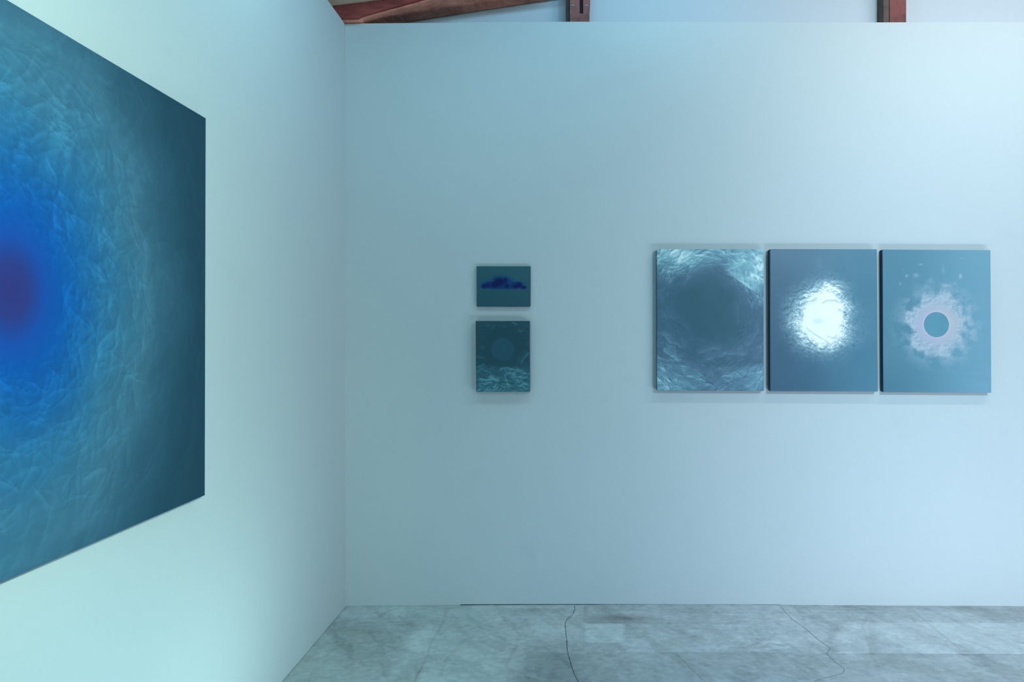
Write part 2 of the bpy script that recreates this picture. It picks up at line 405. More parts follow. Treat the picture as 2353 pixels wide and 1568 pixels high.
def art_pale_ring(u, v, px):                      # torn pale ring round a plain disc
    cx, cy = (617 - 82) / 1082.0, (813 - 62) / 1082.0
    dx, dy = u - cx, v - cy
    r = np.hypot(dx, dy); R = 127 / 1082.0
    ang = np.arctan2(dy, dx)
    h = crumple_polar(u, v, cx, cy, 3.0, 6.0, 61, 4, 0.55, 0.35)
    def plc(rg):
        a0 = rg.uniform(0, 2 * math.pi); q = rg.uniform(0.19, 0.42)
        x, y = cx + q * math.cos(a0), cy + q * math.sin(a0) * 1.05
        a = a0 + math.pi / 2 + rg.normal() * 0.45
        if math.cos(a) < 0: a += math.pi
        b_ = rg.uniform(0.2, 1.0)
        return x, y, a, rg.uniform(0.04, 0.15), rg.uniform(0.005, 0.016), b_ * 0.7, b_
    hs = np.clip(0.45 * shade(h, px, 0.5, 0.8, 0.06) + 0.5 * creases(u, v, 420, 9, plc), -1.2, 0.9)
    rag = fbm(u * 7, v * 7, 0, 4, 71) * 0.035 + fbm(np.cos(ang) * 2.2, np.sin(ang) * 2.2, 5.0, 3, 72) * 0.05
    up = np.clip(-dy / (r + 1e-6), 0, 1)
    rr = np.hypot(dx - 0.02 * up, dy / 1.10) + rag
    body = sstep(0.295, 0.235, rr)
    tint = np.clip(0.60 + 0.42 * hs * sstep(0.16, 0.22, r), 0, 1)
    patch = fbm(u * 9, v * 9, 0, 5, 81)
    out = sstep(0.50, 0.27, r + 0.04 * patch) * np.clip(0.18 + 0.75 * patch + 0.25 * hs, 0, 0.55) * (0.75 + 0.5 * np.clip(np.cos(ang - 0.1), 0, 1))
    t = body * tint + (1 - body) * out * 0.85
    for X, Y, sx, sy, a in ((460, 212, 22, 8, .5), (290, 262, 16, 8, .35), (322, 325, 12, 14, .4), (420, 322, 26, 20, .5),
                            (690, 262, 14, 30, .28), (862, 325, 14, 24, .5), (875, 145, 18, 8, .18), (255, 405, 12, 16, .3),
                            (560, 375, 40, 24, .5), (805, 400, 10, 14, .45), (700, 420, 90, 22, .42), (500, 440, 110, 35, .25),
                            (690, 440, 45, 30, .3), (245, 780, 12, 28, .25), (780, 1165, 30, 12, .3), (555, 1185, 18, 18, .35),
                            (270, 975, 20, 20, .25), (920, 660, 20, 45, .35), (960, 770, 22, 40, .3), (905, 970, 14, 30, .3)):
        gx, gy = (X - 82) / 1082.0, (Y - 62) / 1082.0
        t = np.maximum(t, a * np.exp(-(((u - gx) / (sx / 1082.0)) ** 2 + ((v - gy) / (sy / 1082.0)) ** 2)) * (0.8 + 0.9 * patch))
    def P(*a): return [((X - 82) / 1082.0, (Y - 62) / 1082.0) for X, Y in a]
    for pts, w, a, sd in (
            (P((350, 880), (390, 890), (430, 880)), .02, -0.30, 1), (P((845, 580), (840, 660), (850, 740)), .03, -0.40, 2),
            (P((370, 700), (400, 640), (440, 600)), .015, 0.15, 3), (P((380, 930), (370, 1000), (420, 1060), (520, 1050)), .012, 0.15, 4),
            (P((450, 1000), (520, 1030), (600, 1045)), .012, -0.22, 5), (P((700, 1080), (770, 1040), (820, 980), (850, 900)), .014, -0.2, 6),
            (P((820, 880), (870, 870), (900, 850)), .010, -0.25, 7), (P((740, 580), (780, 620), (800, 660)), .01, -0.2, 8),
            (P((390, 740), (400, 800), (370, 850)), .012, 0.16, 9), (P((700, 470), (760, 490), (820, 480)), .01, -0.2, 10)):
        t = t + fold(u, v, pts, w, a * body.clip(0.3, 1), soft=0.003, wob=0.01, seed=sd + 160)
    g = sstep(0, 1, u)[..., None]
    bg = (1 - g) * np.array((84, 142, 168.)) + g * np.array((112, 170, 197.))  # paler to the right: paint gradient plus sheen put into the colour
    bg = bg - sstep(0.9, 1.3, v)[..., None] * (1 - g) * 10 + (fbm(u * 1.2, v * 14, 0, 3, 9) * 3 * sstep(.8, 1.1, v) * sstep(.4, .8, u))[..., None]
    t = np.clip(t, 0, 1)[..., None]
    hi = np.array((172, 202, 222.))
    col = bg + (hi - bg) * np.clip(t * 1.35, 0, 1)
    near = np.exp(-np.clip(r - R, 0, 9) / 0.055)[..., None] * body[..., None]
    warm = (np.clip(np.cos(ang + 0.35), 0, 1))[..., None]
    col = col + near * (0.55 * (np.array((193, 190, 222.)) * (1 - warm) + np.array((205, 200, 208.)) * warm - col)) * 1.3
    rim = np.exp(-((r - R - 0.004) / 0.004) ** 2)[..., None] * (0.4 + 0.6 * np.clip(np.cos(ang - 3.6), 0, 1))[..., None]
    col = col + rim * (np.array((215, 228, 236.)) - col) * 0.8
    disc = sstep(R + 0.0022, R - 0.0022, r)[..., None]
    dcol = np.array((92, 157, 184.)) + (fbm(u * 6, v * 6, 0, 3, 5) * 3)[..., None]
    col = col * (1 - disc) + dcol * disc
    return col, h * 0.0025 * np.exp(-(r / 0.4) ** 2) * (1 - disc[..., 0])

def art_blue_cloud(u, v, px):                     # sprayed blue cloud; crop canvas 158..712 x 143..558
    def X(x): return (x - 158) / 554.0
    def Y(y): return (y - 143) / 554.0
    bg = np.array((36, 78, 96.)) + (v[..., None] - 0.37) * np.array((-6, -12, -8.)) + (u[..., None] - 0.5) * np.array((4, 2, 2.))
    bg = bg + (noise3(u * 90, v * 90, u * 0, 3) * 1.6)[..., None]
    bg = bg - np.exp(-(1 - u) / 0.015)[..., None] * 5
    def blob(cx, cy, sx, sy, p=2.0): return np.exp(-(np.abs((u - X(cx)) / (sx / 554.)) ** p + np.abs((v - Y(cy)) / (sy / 554.)) ** p))
    wu = fbm(u * 5, v * 5, 0, 3, 12) * 0.01
    halo = 0
    for b in ((430, 315, 120, 75), (300, 335, 95, 48), (560, 335, 95, 42), (240, 348, 45, 34), (635, 358, 42, 26), (430, 350, 190, 30, 4)):
        halo = np.maximum(halo, blob(*b))
    cut = sstep(Y(392), Y(368), v + wu)
    halo = sstep(0.15, 0.75, halo) * cut
    core = 0
    for b in ((375, 305, 48, 50), (330, 335, 32, 26), (272, 340, 18, 24), (232, 347, 22, 20), (455, 285, 16, 26), (560, 348, 38, 24), (597, 330, 24, 22),
              (470, 345, 22, 22), (410, 310, 30, 26), (640, 360, 26, 14)):
        core = core + blob(*b)
    core = np.clip(core * 0.75 + 0.25 * sstep(0.5, 1.0, halo), 0, 1) * cut
    c1, c2 = np.array((0, 66, 122.)), np.array((0, 14, 74.))
    a = (halo * 0.9)[..., None]; b = (core * 0.95)[..., None]
    col = bg * (1 - a) + c1 * a
    col = col * (1 - b) + c2 * b
    return col, noise3(u * 60, v * 60, u * 0, 7) * 0.0003

def art_night_disc(u, v, px):                     # dark disc above crumpled folds; crop canvas 150..703 x 706..1438
    def C(x, y): return ((x - 150) / 553.0, (y - 706) / 553.0)
    cx, cy = C(424, 995); R = 113 / 553.0
    r = np.hypot(u - cx, v - cy)
    h1 = crumple(u * 0.7, v * 1.6, 13, 4, 1.0, 3.2, 0.5)
    h2 = crumple(u, v, 17, 3, 1.0, 6.0, 0.5)
    s1 = shade(h1, px, 0.35, 1.0, 0.10); s2 = shade(h2, px, 0.6, 0.8, 0.07)
    def plc(rg):
        if rg.rand() < 0.8:
            x, y = rg.uniform(-.02, 1.02), rg.uniform(0.84, 1.34); a = rg.normal() * 0.45
            b_ = rg.uniform(0.3, 1)
            return x, y, a, rg.uniform(0.06, 0.30), rg.uniform(0.010, 0.030), b_, b_ * 0.8
        a0 = rg.uniform(-math.pi, math.pi); q = rg.uniform(0.38, 0.7)
        x, y = cx + q * math.cos(a0), cy + q * math.sin(a0)
        b_ = rg.uniform(0.1, .6)
        return x, y, a0 + math.pi / 2 + rg.normal() * 0.7, rg.uniform(0.03, 0.10), rg.uniform(0.006, 0.016), b_, 0.1
    s3 = creases(u, v, 210, 15, plc)
    low = sstep(0.78, 0.95, v + 0.05 * fbm(u * 4, v * 4, 0, 3, 3))
    rim = sstep(0.35, 0.60, r) * (1 - low)
    t = 0.11 * low + 0.12 * s3 + low * (0.08 * np.clip(s1, -.3, 1) + 0.06 * np.clip(s2, -.3, 1)) * (0.8 + 0.6 * sstep(1.0, 1.3, v)) + rim * 0.04 * s1
    t = t + sstep(1.15, 1.32, v) * 0.08 + rim * 0.03
    S = lambda *a: [C(*p) for p in a]
    for pts, w, a, sd in (
            (S((150, 1070), (200, 1078), (245, 1078)), .014, .22, 1), (S((355, 735), (335, 770), (315, 790)), .012, .22, 2),
            (S((520, 720), (560, 735), (580, 745)), .014, .28, 3), (S((580, 790), (620, 808), (650, 798)), .014, .26, 4),
            (S((430, 1090), (490, 1100), (530, 1070)), .008, .12, 5), (S((470, 750), (455, 772), (420, 768)), .012, .14, 6),
            (S((700, 1020), (680, 1060), (640, 1100), (600, 1160)), .04, .22, 7), (S((205, 950), (230, 985), (240, 1000)), .03, .14, 8),
            (S((160, 1195), (210, 1150), (250, 1140)), .03, .2, 9), (S((370, 1220), (420, 1180), (480, 1185), (560, 1205), (700, 1225)), .03, .26, 10),
            (S((460, 1215), (520, 1250), (570, 1255)), .02, .22, 11), (S((500, 1285), (600, 1275), (700, 1285)), .022, .3, 12),
            (S((155, 1280), (250, 1305), (330, 1300), (410, 1310)), .03, .28, 13), (S((550, 1300), (620, 1320), (700, 1370)), .03, .24, 14),
            (S((440, 1235), (470, 1310), (490, 1390)), .03, .2, 15), (S((270, 1270), (350, 1265)), .02, .24, 16),
            (S((160, 1340), (240, 1345), (330, 1335)), .03, .22, 17), (S((310, 1400), (350, 1360), (380, 1340)), .02, .22, 18),
            (S((220, 900), (205, 880), (230, 850)), .02, .10, 19), (S((265, 740), (285, 755), (300, 750)), .012, .18, 20)):
        t = t + fold(u, v, pts, w, a, soft=0.006, wob=0.012, seed=sd + 260)
    disc = sstep(R + 0.008, R - 0.008, r)
    rl = np.exp(-((r - R) / 0.006) ** 2) * (0.03 + 0.09 * np.clip((v - cy) / R, 0, 1))
    t = t * (1 - disc) + rl
    col = ramp(t, [(0, (27, 62, 77)), (0.15, (38, 82, 98)), (0.35, (66, 118, 135)), (0.7, (100, 155, 172)), (1, (120, 175, 190))])
    col = col * (1 - disc[..., None]) + disc[..., None] * np.array((30, 71, 91.))
    lf = 1.0 + 0.10 * (u[..., None] < -1)
    return col * lf, (h1 * 0.006 + h2 * 0.004) * low + h2 * 0.003 * rim

def art_blue_well(u, v, px, W, H):                # large canvas in metres: u right, v down, on the left wall
    cx, cy = W * 0.5 + 0.0, H * 0.50
    dx, dy = (u - cx), (v - cy)
    wob = fbm(u * 3, v * 3, 0, 4, 5) * 0.05
    r = np.hypot(dx, dy * 0.80)
    rr = r + wob * sstep(0.1, 0.3, r)
    h = crumple_polar(u / W, v / W, cx / W, cy / W, 2.2, 6.0, 91, 5, 0.52, 0.35)
    h2 = crumple(u, v, 93, 4, 0.9, 4.0, 0.5)
    hs = shade(h, px / W, 0.9, 0.7, 0.035); h2s = shade(h2, px, 0.9, 0.6, 0.06)
    st = [(0.0, (52, 50, 116)), (0.05, (48, 56, 126)), (0.10, (20, 76, 160)), (0.15, (2, 84, 160)), (0.22, (22, 94, 152)),
          (0.31, (46, 108, 148)), (0.40, (62, 114, 142)), (0.50, (70, 114, 136)), (0.60, (54, 94, 114)), (0.76, (38, 76, 93)), (1.1, (32, 68, 82))]
    col = ramp(rr, st)
    def plc(rg):
        a0 = rg.uniform(-math.pi, math.pi); q = rg.uniform(0.13, 0.85)
        x, y = cx + q * math.cos(a0), cy + q * math.sin(a0) / 0.85
        if not (0 < x < W and 0 < y < H): return None
        b_ = rg.uniform(0.2, 1) * (1.0 if q < 0.5 else 0.45)
        a = a0 + math.pi / 2 + rg.normal() * 0.5
        if math.cos(a + 0.6) < 0: a += math.pi
        return x, y, a, rg.uniform(0.03, 0.13) * (0.7 + q), rg.uniform(0.004, 0.013), b_, b_ * 0.9
    s3 = creases(u, v, 2000, 25, plc)
    k = sstep(0.10, 0.24, r) * (1 - 0.65 * sstep(0.35, 0.7, r))
    s = (0.25 * hs + 0.15 * h2s) * k + 0.50 * s3 * sstep(0.08, 0.2, r)
    col = col * (1 + 0.16 * s[..., None]) + np.clip(s, 0, 1)[..., None] * np.array((8, 8, 4.))
    return col, (h * 0.0030 * W + h2 * 0.002) * sstep(0.05, 0.25, r) * (1 - 0.6 * sstep(0.4, 0.75, r))

# ------------------------------------------------------------------ room shell
XR, YN = 5.0, -2.0                            # how far the shell is built to the right and behind the camera
def pz(py, y): return EYE - (py - PY) * y / F
def px_x(px, y): return (px - PX) * y / F

# back wall: boards set side by side, so its top and bottom edges step by a few millimetres
TOPP = [(792, 54.5), (930, 53), (1049, 52.5), (1050, 51), (1290, 50), (1640, 50), (1780, 51), (1781, 52), (2060, 51.5), (2240, 50.5), (2353, 51), (2900, 51)]
BOTP = [(795, 1395), (930, 1394), (1057, 1392.5), (1058, 1389.4), (1310, 1388.8), (1500, 1389.2), (1793, 1390), (1794, 1393.2), (2110, 1394.6), (2353, 1395.5), (2900, 1396)]
top = [(px_x(a, D), pz(b, D)) for a, b in TOPP]; bot = [(px_x(a, D), pz(b, D)) for a, b in BOTP]
top[0] = (XL, top[0][1]); bot[0] = (XL, bot[0][1])
top[-1] = (XR, top[-1][1]); bot[-1] = (XR, bot[-1][1])
ring = [(x, z) for x, z in bot] + [(x, z) for x, z in reversed(top)]
tag(prism('wall_back', [(x, D, z) for x, z in ring], [(x, D + 0.013, z) for x, z in ring], M_wall), kind='structure')
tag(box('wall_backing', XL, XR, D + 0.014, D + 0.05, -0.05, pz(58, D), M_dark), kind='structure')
# left wall: leans three millimetres over its height, 10 cm thick
zt = top[0][1] + 0.001
xb, xt = px_x(795, D), px_x(792, D)
ringL = [(xb, YN, -0.05), (xb, D, -0.05), (xt, D, zt), (xt, YN, zt)]
tag(prism('wall_left', ringL, [(x - 0.12 - (x - XL), y, z) for x, y, z in ringL], M_wall), kind='structure')
# the upper wall set back behind the partition
YU = D + 0.175
tag(box('wall_upper', -6.0, XR, YU, YU + 0.06, 2.9, 4.5, M_upper), kind='structure')
# a small painted-over patch low on the left wall
pa = []
for px, py in ((668, 1528), (672, 1527), (672, 1536), (668, 1539)):
    yy = F * xb / (px - PX); pa.append((yy, EYE - (py - PY) * yy / F))
ring = [(xb, a, b) for a, b in pa]
M_patch, _nt, _b = new_mat('patched_plaster', 0.8, 0.2); _b.inputs['Base Color'].default_value = (0.49, 0.50, 0.50, 1)
prism('filled_patch', [(x + 0.0012, y, z) for x, y, z in ring], [(x - 0.001, y, z) for x, y, z in ring], M_patch, bpy.data.objects['wall_left'])

# ------------------------------------------------------------------ concrete floor
def bot_z(x):                                  # the slab follows the uneven foot of the back wall
    return np.interp(x, [-1.29, -0.64, 0.45, 1.16, 1.95, 2.54, 5.0], [0.0, 0.006, 0.011, 0.008, 0.002, 0.0, 0.0])
gx = np.concatenate([np.linspace(XL - 0.004, 2.75, 820)]); gy = np.linspace(2.86, D + 0.02, 250)
X, Y = np.meshgrid(gx, gy)
Z = bot_z(X) * sstep(D - 0.9, D, Y)
fpx = PX + X * F / Y; fpy = PY + (EYE - Z) * F / Y     # used only to set out stains measured on the slab
def spot(cx, cy, sx, sy, a=0.0):
    ca, sa = math.cos(a), math.sin(a)
    dx, dy = fpx - cx, fpy - cy
    return np.exp(-(((dx * ca + dy * sa) / sx) ** 2 + ((-dx * sa + dy * ca) / sy) ** 2))
n1 = fbm(X * 2.2, Y * 3.0, 0, 5, 401); n2 = fbm(X * 7, Y * 10, 0, 4, 402); n3 = fbm(X * 1.4 + 0.3 * n1, Y * 1.4, 0, 4, 403)
n4 = fbm(X * 26, Y * 34, 0, 3, 404); streak = fbm(X * 3.0 + Y * 1.5, Y * 0.9 - X * 0.6, 0, 5, 405)
trowel = fbm(X * 2.0, Y * 11.0, 0, 4, 407); scr = fbm(X * 9 + Y * 5, Y * 2.0, 0, 4, 408)
tone = 1.0 + 0.03 * n1 + 0.03 * n2 + 0.03 * n3 + 0.05 * n4 + 0.03 * streak + 0.012 * trowel
tone = tone + 0.030 * (sstep(-0.02, 0.10, n1 + 0.25 * n4) - 0.5) + 0.032 * (sstep(0.0, 0.06, streak + 0.2 * n4) - 0.5) + 0.022 * (sstep(0.12, 0.2, trowel + 0.3 * n2) - 0.2) * sstep(1400, 1700, fpx)
tone = tone - 0.05 * sstep(0.25, 0.33, scr)
def band(a, lo, hi, s): return sstep(lo - s, lo + s, a) * sstep(hi + s, hi - s, a)
wx = fpx + 5 * n2 + 8 * n1; wy = fpy + 1.2 * n2
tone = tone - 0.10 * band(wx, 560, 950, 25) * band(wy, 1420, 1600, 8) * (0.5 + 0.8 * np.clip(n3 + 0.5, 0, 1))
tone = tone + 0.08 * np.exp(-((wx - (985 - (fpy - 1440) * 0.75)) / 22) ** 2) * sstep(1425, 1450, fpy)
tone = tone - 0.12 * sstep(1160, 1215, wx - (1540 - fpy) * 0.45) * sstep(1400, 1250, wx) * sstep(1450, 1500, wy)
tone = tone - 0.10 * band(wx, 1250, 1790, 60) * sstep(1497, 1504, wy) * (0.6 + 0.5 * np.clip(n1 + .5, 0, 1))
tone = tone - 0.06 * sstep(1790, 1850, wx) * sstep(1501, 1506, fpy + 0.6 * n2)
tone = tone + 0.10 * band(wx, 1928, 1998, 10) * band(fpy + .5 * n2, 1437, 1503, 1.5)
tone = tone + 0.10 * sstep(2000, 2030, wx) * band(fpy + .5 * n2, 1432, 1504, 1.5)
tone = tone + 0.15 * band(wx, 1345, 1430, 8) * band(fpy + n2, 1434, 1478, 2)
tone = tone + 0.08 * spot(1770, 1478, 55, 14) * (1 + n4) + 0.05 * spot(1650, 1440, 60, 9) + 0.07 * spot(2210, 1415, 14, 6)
tone = tone - 0.07 * np.exp(-((fpy - (1407.5 + (fpx - 1500) * 0.004)) / 1.3) ** 2) * sstep(1480, 1520, fpx) * sstep(2150, 2080, fpx)
tone = tone - 0.06 * np.exp(-((fpy - 1432.5) / 1.2) ** 2) * sstep(1340, 1360, fpx) * sstep(1720, 1680, fpx)
tone = tone - 0.10 * np.exp(-((fpy - (1500.5 + (fpx - 1500) * 0.005)) / 1.4) ** 2) * sstep(1480, 1530, fpx) * (0.5 + 0.5 * sstep(1850, 1950, fpx))
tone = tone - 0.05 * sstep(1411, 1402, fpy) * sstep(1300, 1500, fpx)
tone = tone - 0.08 * spot(1200, 1404, 90, 6) - 0.07 * spot(880, 1412, 22, 4, -0.6)
grime = 0.30 * spot(1440 + 0, 1421, 50, 6.5, 0.05) * (1 + 0.6 * n2) + 0.14 * spot(1380, 1424, 40, 7) + 0.10 * band(wx, 1340, 1500, 20) * np.exp(-((fpy - 1430) / 2.0) ** 2)
grime = grime + 0.14 * spot(1023, 1412, 5, 14, 0.35) + 0.12 * spot(1040, 1398, 22, 3.0, -0.1) + 0.10 * spot(1250, 1401, 45, 3.5) + 0.10 * spot(712, 1510, 14, 5, -0.5) + 0.12 * spot(1345, 1403, 5, 18)
for pts, wdt, a in ((((1017, 1430), (1005, 1455), (990, 1482), (982, 1505), (968, 1535), (952, 1568)), 2.2, 0.13),
                    (((968, 1535), (960, 1550), (950, 1568)), 5, 0.10),
                    (((1074, 1465), (1045, 1495), (1025, 1515), (1015, 1550)), 4, 0.07),
                    (((1193, 1464), (1178, 1500), (1162, 1535)), 4, 0.08),
                    (((1990, 1420), (1982, 1440), (1995, 1475), (2003, 1505), (2020, 1535)), 3.5, 0.09),
                    (((1943, 1430), (1912, 1455), (1905, 1480), (1925, 1500)), 8, 0.07),
                    (((1525, 1478), (1600, 1460), (1640, 1448)), 4, 0.06),
                    (((1555, 1503), (1590, 1540), (1620, 1568)), 2.0, 0.05),
                    (((1997, 1465), (2020, 1457)), 3, 0.08)):
    d, s_, t_ = seg_dist(fpx + 3 * n2, fpy + n2, pts)
    grime = grime + a * np.exp(-(d / wdt) ** 2)
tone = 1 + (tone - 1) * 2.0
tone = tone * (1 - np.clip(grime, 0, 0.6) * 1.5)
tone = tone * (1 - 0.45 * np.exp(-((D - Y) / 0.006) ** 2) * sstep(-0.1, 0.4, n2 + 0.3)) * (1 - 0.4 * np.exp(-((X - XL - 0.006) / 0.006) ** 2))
tone = np.clip(tone, 0.3, 1.6)[..., None]
green = (sstep(1500, 850, fpx) * (0.5 + 0.5 * np.clip(n3 * 1.5 + .4, 0, 1)))[..., None]
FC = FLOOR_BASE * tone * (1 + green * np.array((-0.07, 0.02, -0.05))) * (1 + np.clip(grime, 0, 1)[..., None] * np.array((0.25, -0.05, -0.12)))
nx, ny = len(gx), len(gy)
verts = np.stack([X.ravel(), Y.ravel(), Z.ravel()], -1)
ii = (np.arange(ny - 1)[:, None] * nx + np.arange(nx - 1)[None]).ravel()
quads = np.stack([ii, ii + 1, ii + 1 + nx, ii + nx], -1)
x0_, x1_, y0_ = gx[0], gx[-1], gy[0]
ext = np.array([(x0_, YN, 0), (XR, YN, 0), (XR, y0_, 0), (x1_, y0_, 0), (x0_, y0_, 0), (XR, D + 0.02, 0), (x1_, D + 0.02, 0)], float)
b0 = len(verts)
extq = np.array([(b0, b0 + 1, b0 + 2, b0 + 4), (b0 + 3, b0 + 2, b0 + 5, b0 + 6)])
verts = np.concatenate([verts, ext]); cols = np.concatenate([FC.reshape(-1, 3), np.tile(FLOOR_BASE, (len(ext), 1))])
quads = np.concatenate([quads, extq])
def fast_mesh(name, verts, quads, cols, extra=None):
    me = bpy.data.meshes.new(name)
    me.vertices.add(len(verts)); me.vertices.foreach_set('co', np.ascontiguousarray(verts, dtype=np.float32).ravel())
    me.loops.add(len(quads) * 4); me.loops.foreach_set('vertex_index', quads.astype(np.int32).ravel())
    me.polygons.add(len(quads)); me.polygons.foreach_set('loop_start', np.arange(len(quads), dtype=np.int32) * 4)
    me.polygons.foreach_set('loop_total', np.full(len(quads), 4, np.int32))
    me.polygons.foreach_set('use_smooth', np.ones(len(quads), bool))
    at = me.color_attributes.new('pigment', 'FLOAT_COLOR', 'POINT')
    a = np.ones((len(verts), 4), np.float32); a[:, :3] = np.clip(cols, 0, 0.96)
    if extra is not None: a[:, 3] = extra
    at.data.foreach_set('color', a.ravel())
    me.update(calc_edges=True)
    return me
m, nt, b = new_mat('worn_concrete', 0.42, 0.45)
at = nd(nt, 'ShaderNodeVertexColor', layer_name='pigment')
f1 = ramp_node(nt, obj_noise(nt, 45, 6, (1, 1, 1), 0.7), [(0.25, (0.86,) * 3), (0.5, (0.97,) * 3), (0.8, (1.06, 1.06, 1.07))])
f2 = ramp_node(nt, obj_noise(nt, 10, 6, (1, 1.4, 1), 0.65, 0.7), [(0.36, (0.93, 0.94, 0.93)), (0.62, (1.04, 1.03, 1.04))])
sp = ramp_node(nt, obj_noise(nt, 120, 1), [(0.76, (1, 1, 1)), (0.80, (1.25, 1.25, 1.25))])
nt.links.new(mul(nt, mul(nt, mul(nt, at.outputs[0], f1), f2), sp), b.inputs['Base Color'])
nt.links.new(ramp_node(nt, obj_noise(nt, 6, 5), [(0.3, (0.36,) * 3), (0.7, (0.6,) * 3)]), b.inputs['Roughness'])
bump(nt, b, obj_noise(nt, 30, 5), 0.15, 0.003)
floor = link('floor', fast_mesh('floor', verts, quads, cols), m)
tag(floor, kind='structure')
def crack(pts, w0, mat, seed):
    r = random.Random(seed); P = []
    for i in range(len(pts) - 1):
        (ax, ay), (bx, by) = pts[i], pts[i + 1]
        n = max(2, int(math.hypot(bx - ax, by - ay) / 3))
        for k in range(n):
            t = k / n; P.append((ax + (bx - ax) * t + r.uniform(-.5, .5), ay + (by - ay) * t + r.uniform(-.25, .25)))
    P.append(pts[-1])
    W = [on_floor(*p) for p in P]
    vs, fs = [], []
    for i, p in enumerate(W):
        d = (W[min(i + 1, len(W) - 1)] - W[max(i - 1, 0)]); d.z = 0; d.normalize(); s = Vector((-d.y, d.x, 0))
        wd = w0 * r.uniform(0.6, 1.3)
        z = float(bot_z(p.x)) * float(sstep(D - 0.9, D, np.array(p.y))) + 0.0006
        sh = F * 0 + z / EYE
        q = Vector((p.x * (1 - sh), p.y * (1 - sh), z))
        vs += [q - s * wd, q + s * wd]
        if i: fs.append((2 * i - 2, 2 * i - 1, 2 * i + 1, 2 * i))
    return mesh('floor_crack', vs, fs, mat, floor)
crack([(1320, 1391.5), (1321, 1402), (1316, 1412), (1303, 1424), (1299, 1432), (1299, 1442), (1301, 1462), (1303, 1480), (1303, 1490), (1305, 1503), (1312, 1526), (1314, 1535), (1321, 1553), (1330, 1569), (1345, 1610)], 0.0012, M_crack, 1)
crack([(1793, 1393), (1801, 1403), (1821, 1424), (1850, 1444), (1879, 1470), (1908, 1490), (1900, 1503), (1917, 1520), (1940, 1537), (1937, 1548), (1910, 1555), (1877, 1564), (1860, 1575)], 0.0010, M_hair, 2)
crack([(2093, 1399), (2113, 1417), (2133, 1433), (2171, 1464), (2207, 1493)], 0.0005, M_hair, 3)
crack([(1850, 1395), (1862, 1408)], 0.0007, M_hair, 4)
crack([(1556, 1503), (1580, 1530), (1622, 1569)], 0.0004, M_hair, 5)

# ------------------------------------------------------------------ roof timbers behind and over the partition
# the long rafter: rests on the partition top in the corner and climbs to the right
def zat(px, py, y): return EYE - (py - PY) * y / F
beam = empty('roof_rafter', (-1.2, D + 0.06, pz(52, D)))
tag(beam, 'rough reddish-brown rafter climbing from the corner over the white partition top', 'wooden beam')
yf, yr = D - 0.03, D + 0.155
zc = top[0][1] + 0.004
xs = np.linspace(-1.80, 0.02, 120)
front_low = np.interp(xs, [-1.8, -1.20, (833 - PX) * yf / F, (988 - PX) * yf / F, 0.1], [zc, zc, zc + 0.012, zat(988, 0, yf), zat(988, 0, yf) + 0.235])
rear_low = np.interp(xs, [-1.8, -1.20, (910 - PX) * yr / F, (1258 - PX) * yr / F, 0.1], [zc + 0.0, zc + 0.002, zat(910, 54, yr), zat(1258, 0, yr), zat(1258, 0, yr) + 0.05])
rj = random.Random(5); jag = [0.004 * mnoise.noise((x * 30, 0, 0)) + 0.0025 * mnoise.noise((x * 110, 3, 0)) for x in xs]
M4 = []
for i, x in enumerate(xs):
    lo = front_low[i]; hi = lo + 0.26
    M4.append([(x, yf, lo), (x, yr, rear_low[i] + jag[i]), (x, yr, hi), (x, yf, hi)])
def tube(rows): 
    vs = [v for r_ in rows for v in r_]; n = len(rows[0]); fs = []
    for i in range(len(rows) - 1):
        for k in range(n): fs.append((i * n + k, i * n + (k + 1) % n, (i + 1) * n + (k + 1) % n, (i + 1) * n + k))
    fs += [tuple(range(n)), tuple((len(rows) - 1) * n + k for k in range(n))]
    return vs, fs
vs, fs = tube(M4)
def child_mesh(name, vs, fs, mat, par):
    o = mesh(name, vs, fs, mat); o.parent = par; o.matrix_parent_inverse = par.matrix_world.inverted() if False else o.matrix_parent_inverse
    for v in o.data.vertices: v.co -= par.location
    return o
child_mesh('timber', vs, fs, M_under, beam)
# facing board for the rafter's front, shade painted into its red, and the tan batten on it
rows = [[(x, yf - 0.02, front_low[i] + 0.0), (x, yf - 0.001, front_low[i] + 0.0), (x, yf - 0.001, front_low[i] + 0.25), (x, yf - 0.02, front_low[i] + 0.25)] for i, x in enumerate(xs)]
rows = [[(a, b, c + 0.006) for a, b, c in r_] for r_ in rows]
vs, fs = tube(rows); child_mesh('facing_board', vs, fs, M_face, beam)
yb = yf - 0.032
z1, z2 = zat(766, 12, yb), zat(860, 0, yb); xa, xc = px_x(766, yb), px_x(860, yb); sl = (z2 - z1) / (xc - xa)
rows = [[(x, yb, z1 + sl * (x - xa)), (x, yf - 0.0205, z1 + sl * (x - xa)), (x, yf - 0.0205, z1 + sl * (x - xa) + 0.05), (x, yb, z1 + sl * (x - xa) + 0.05)] for x in (-1.75, -1.2, -0.6, -0.1)]
vs, fs = tube(rows); child_mesh('batten', vs, fs, M_tan, beam)
tag(bpy.data.objects['batten'], 'pale tan batten')

def to_child(o, par):
    o.parent = par
    for v in o.data.vertices: v.co -= par.location
    return o
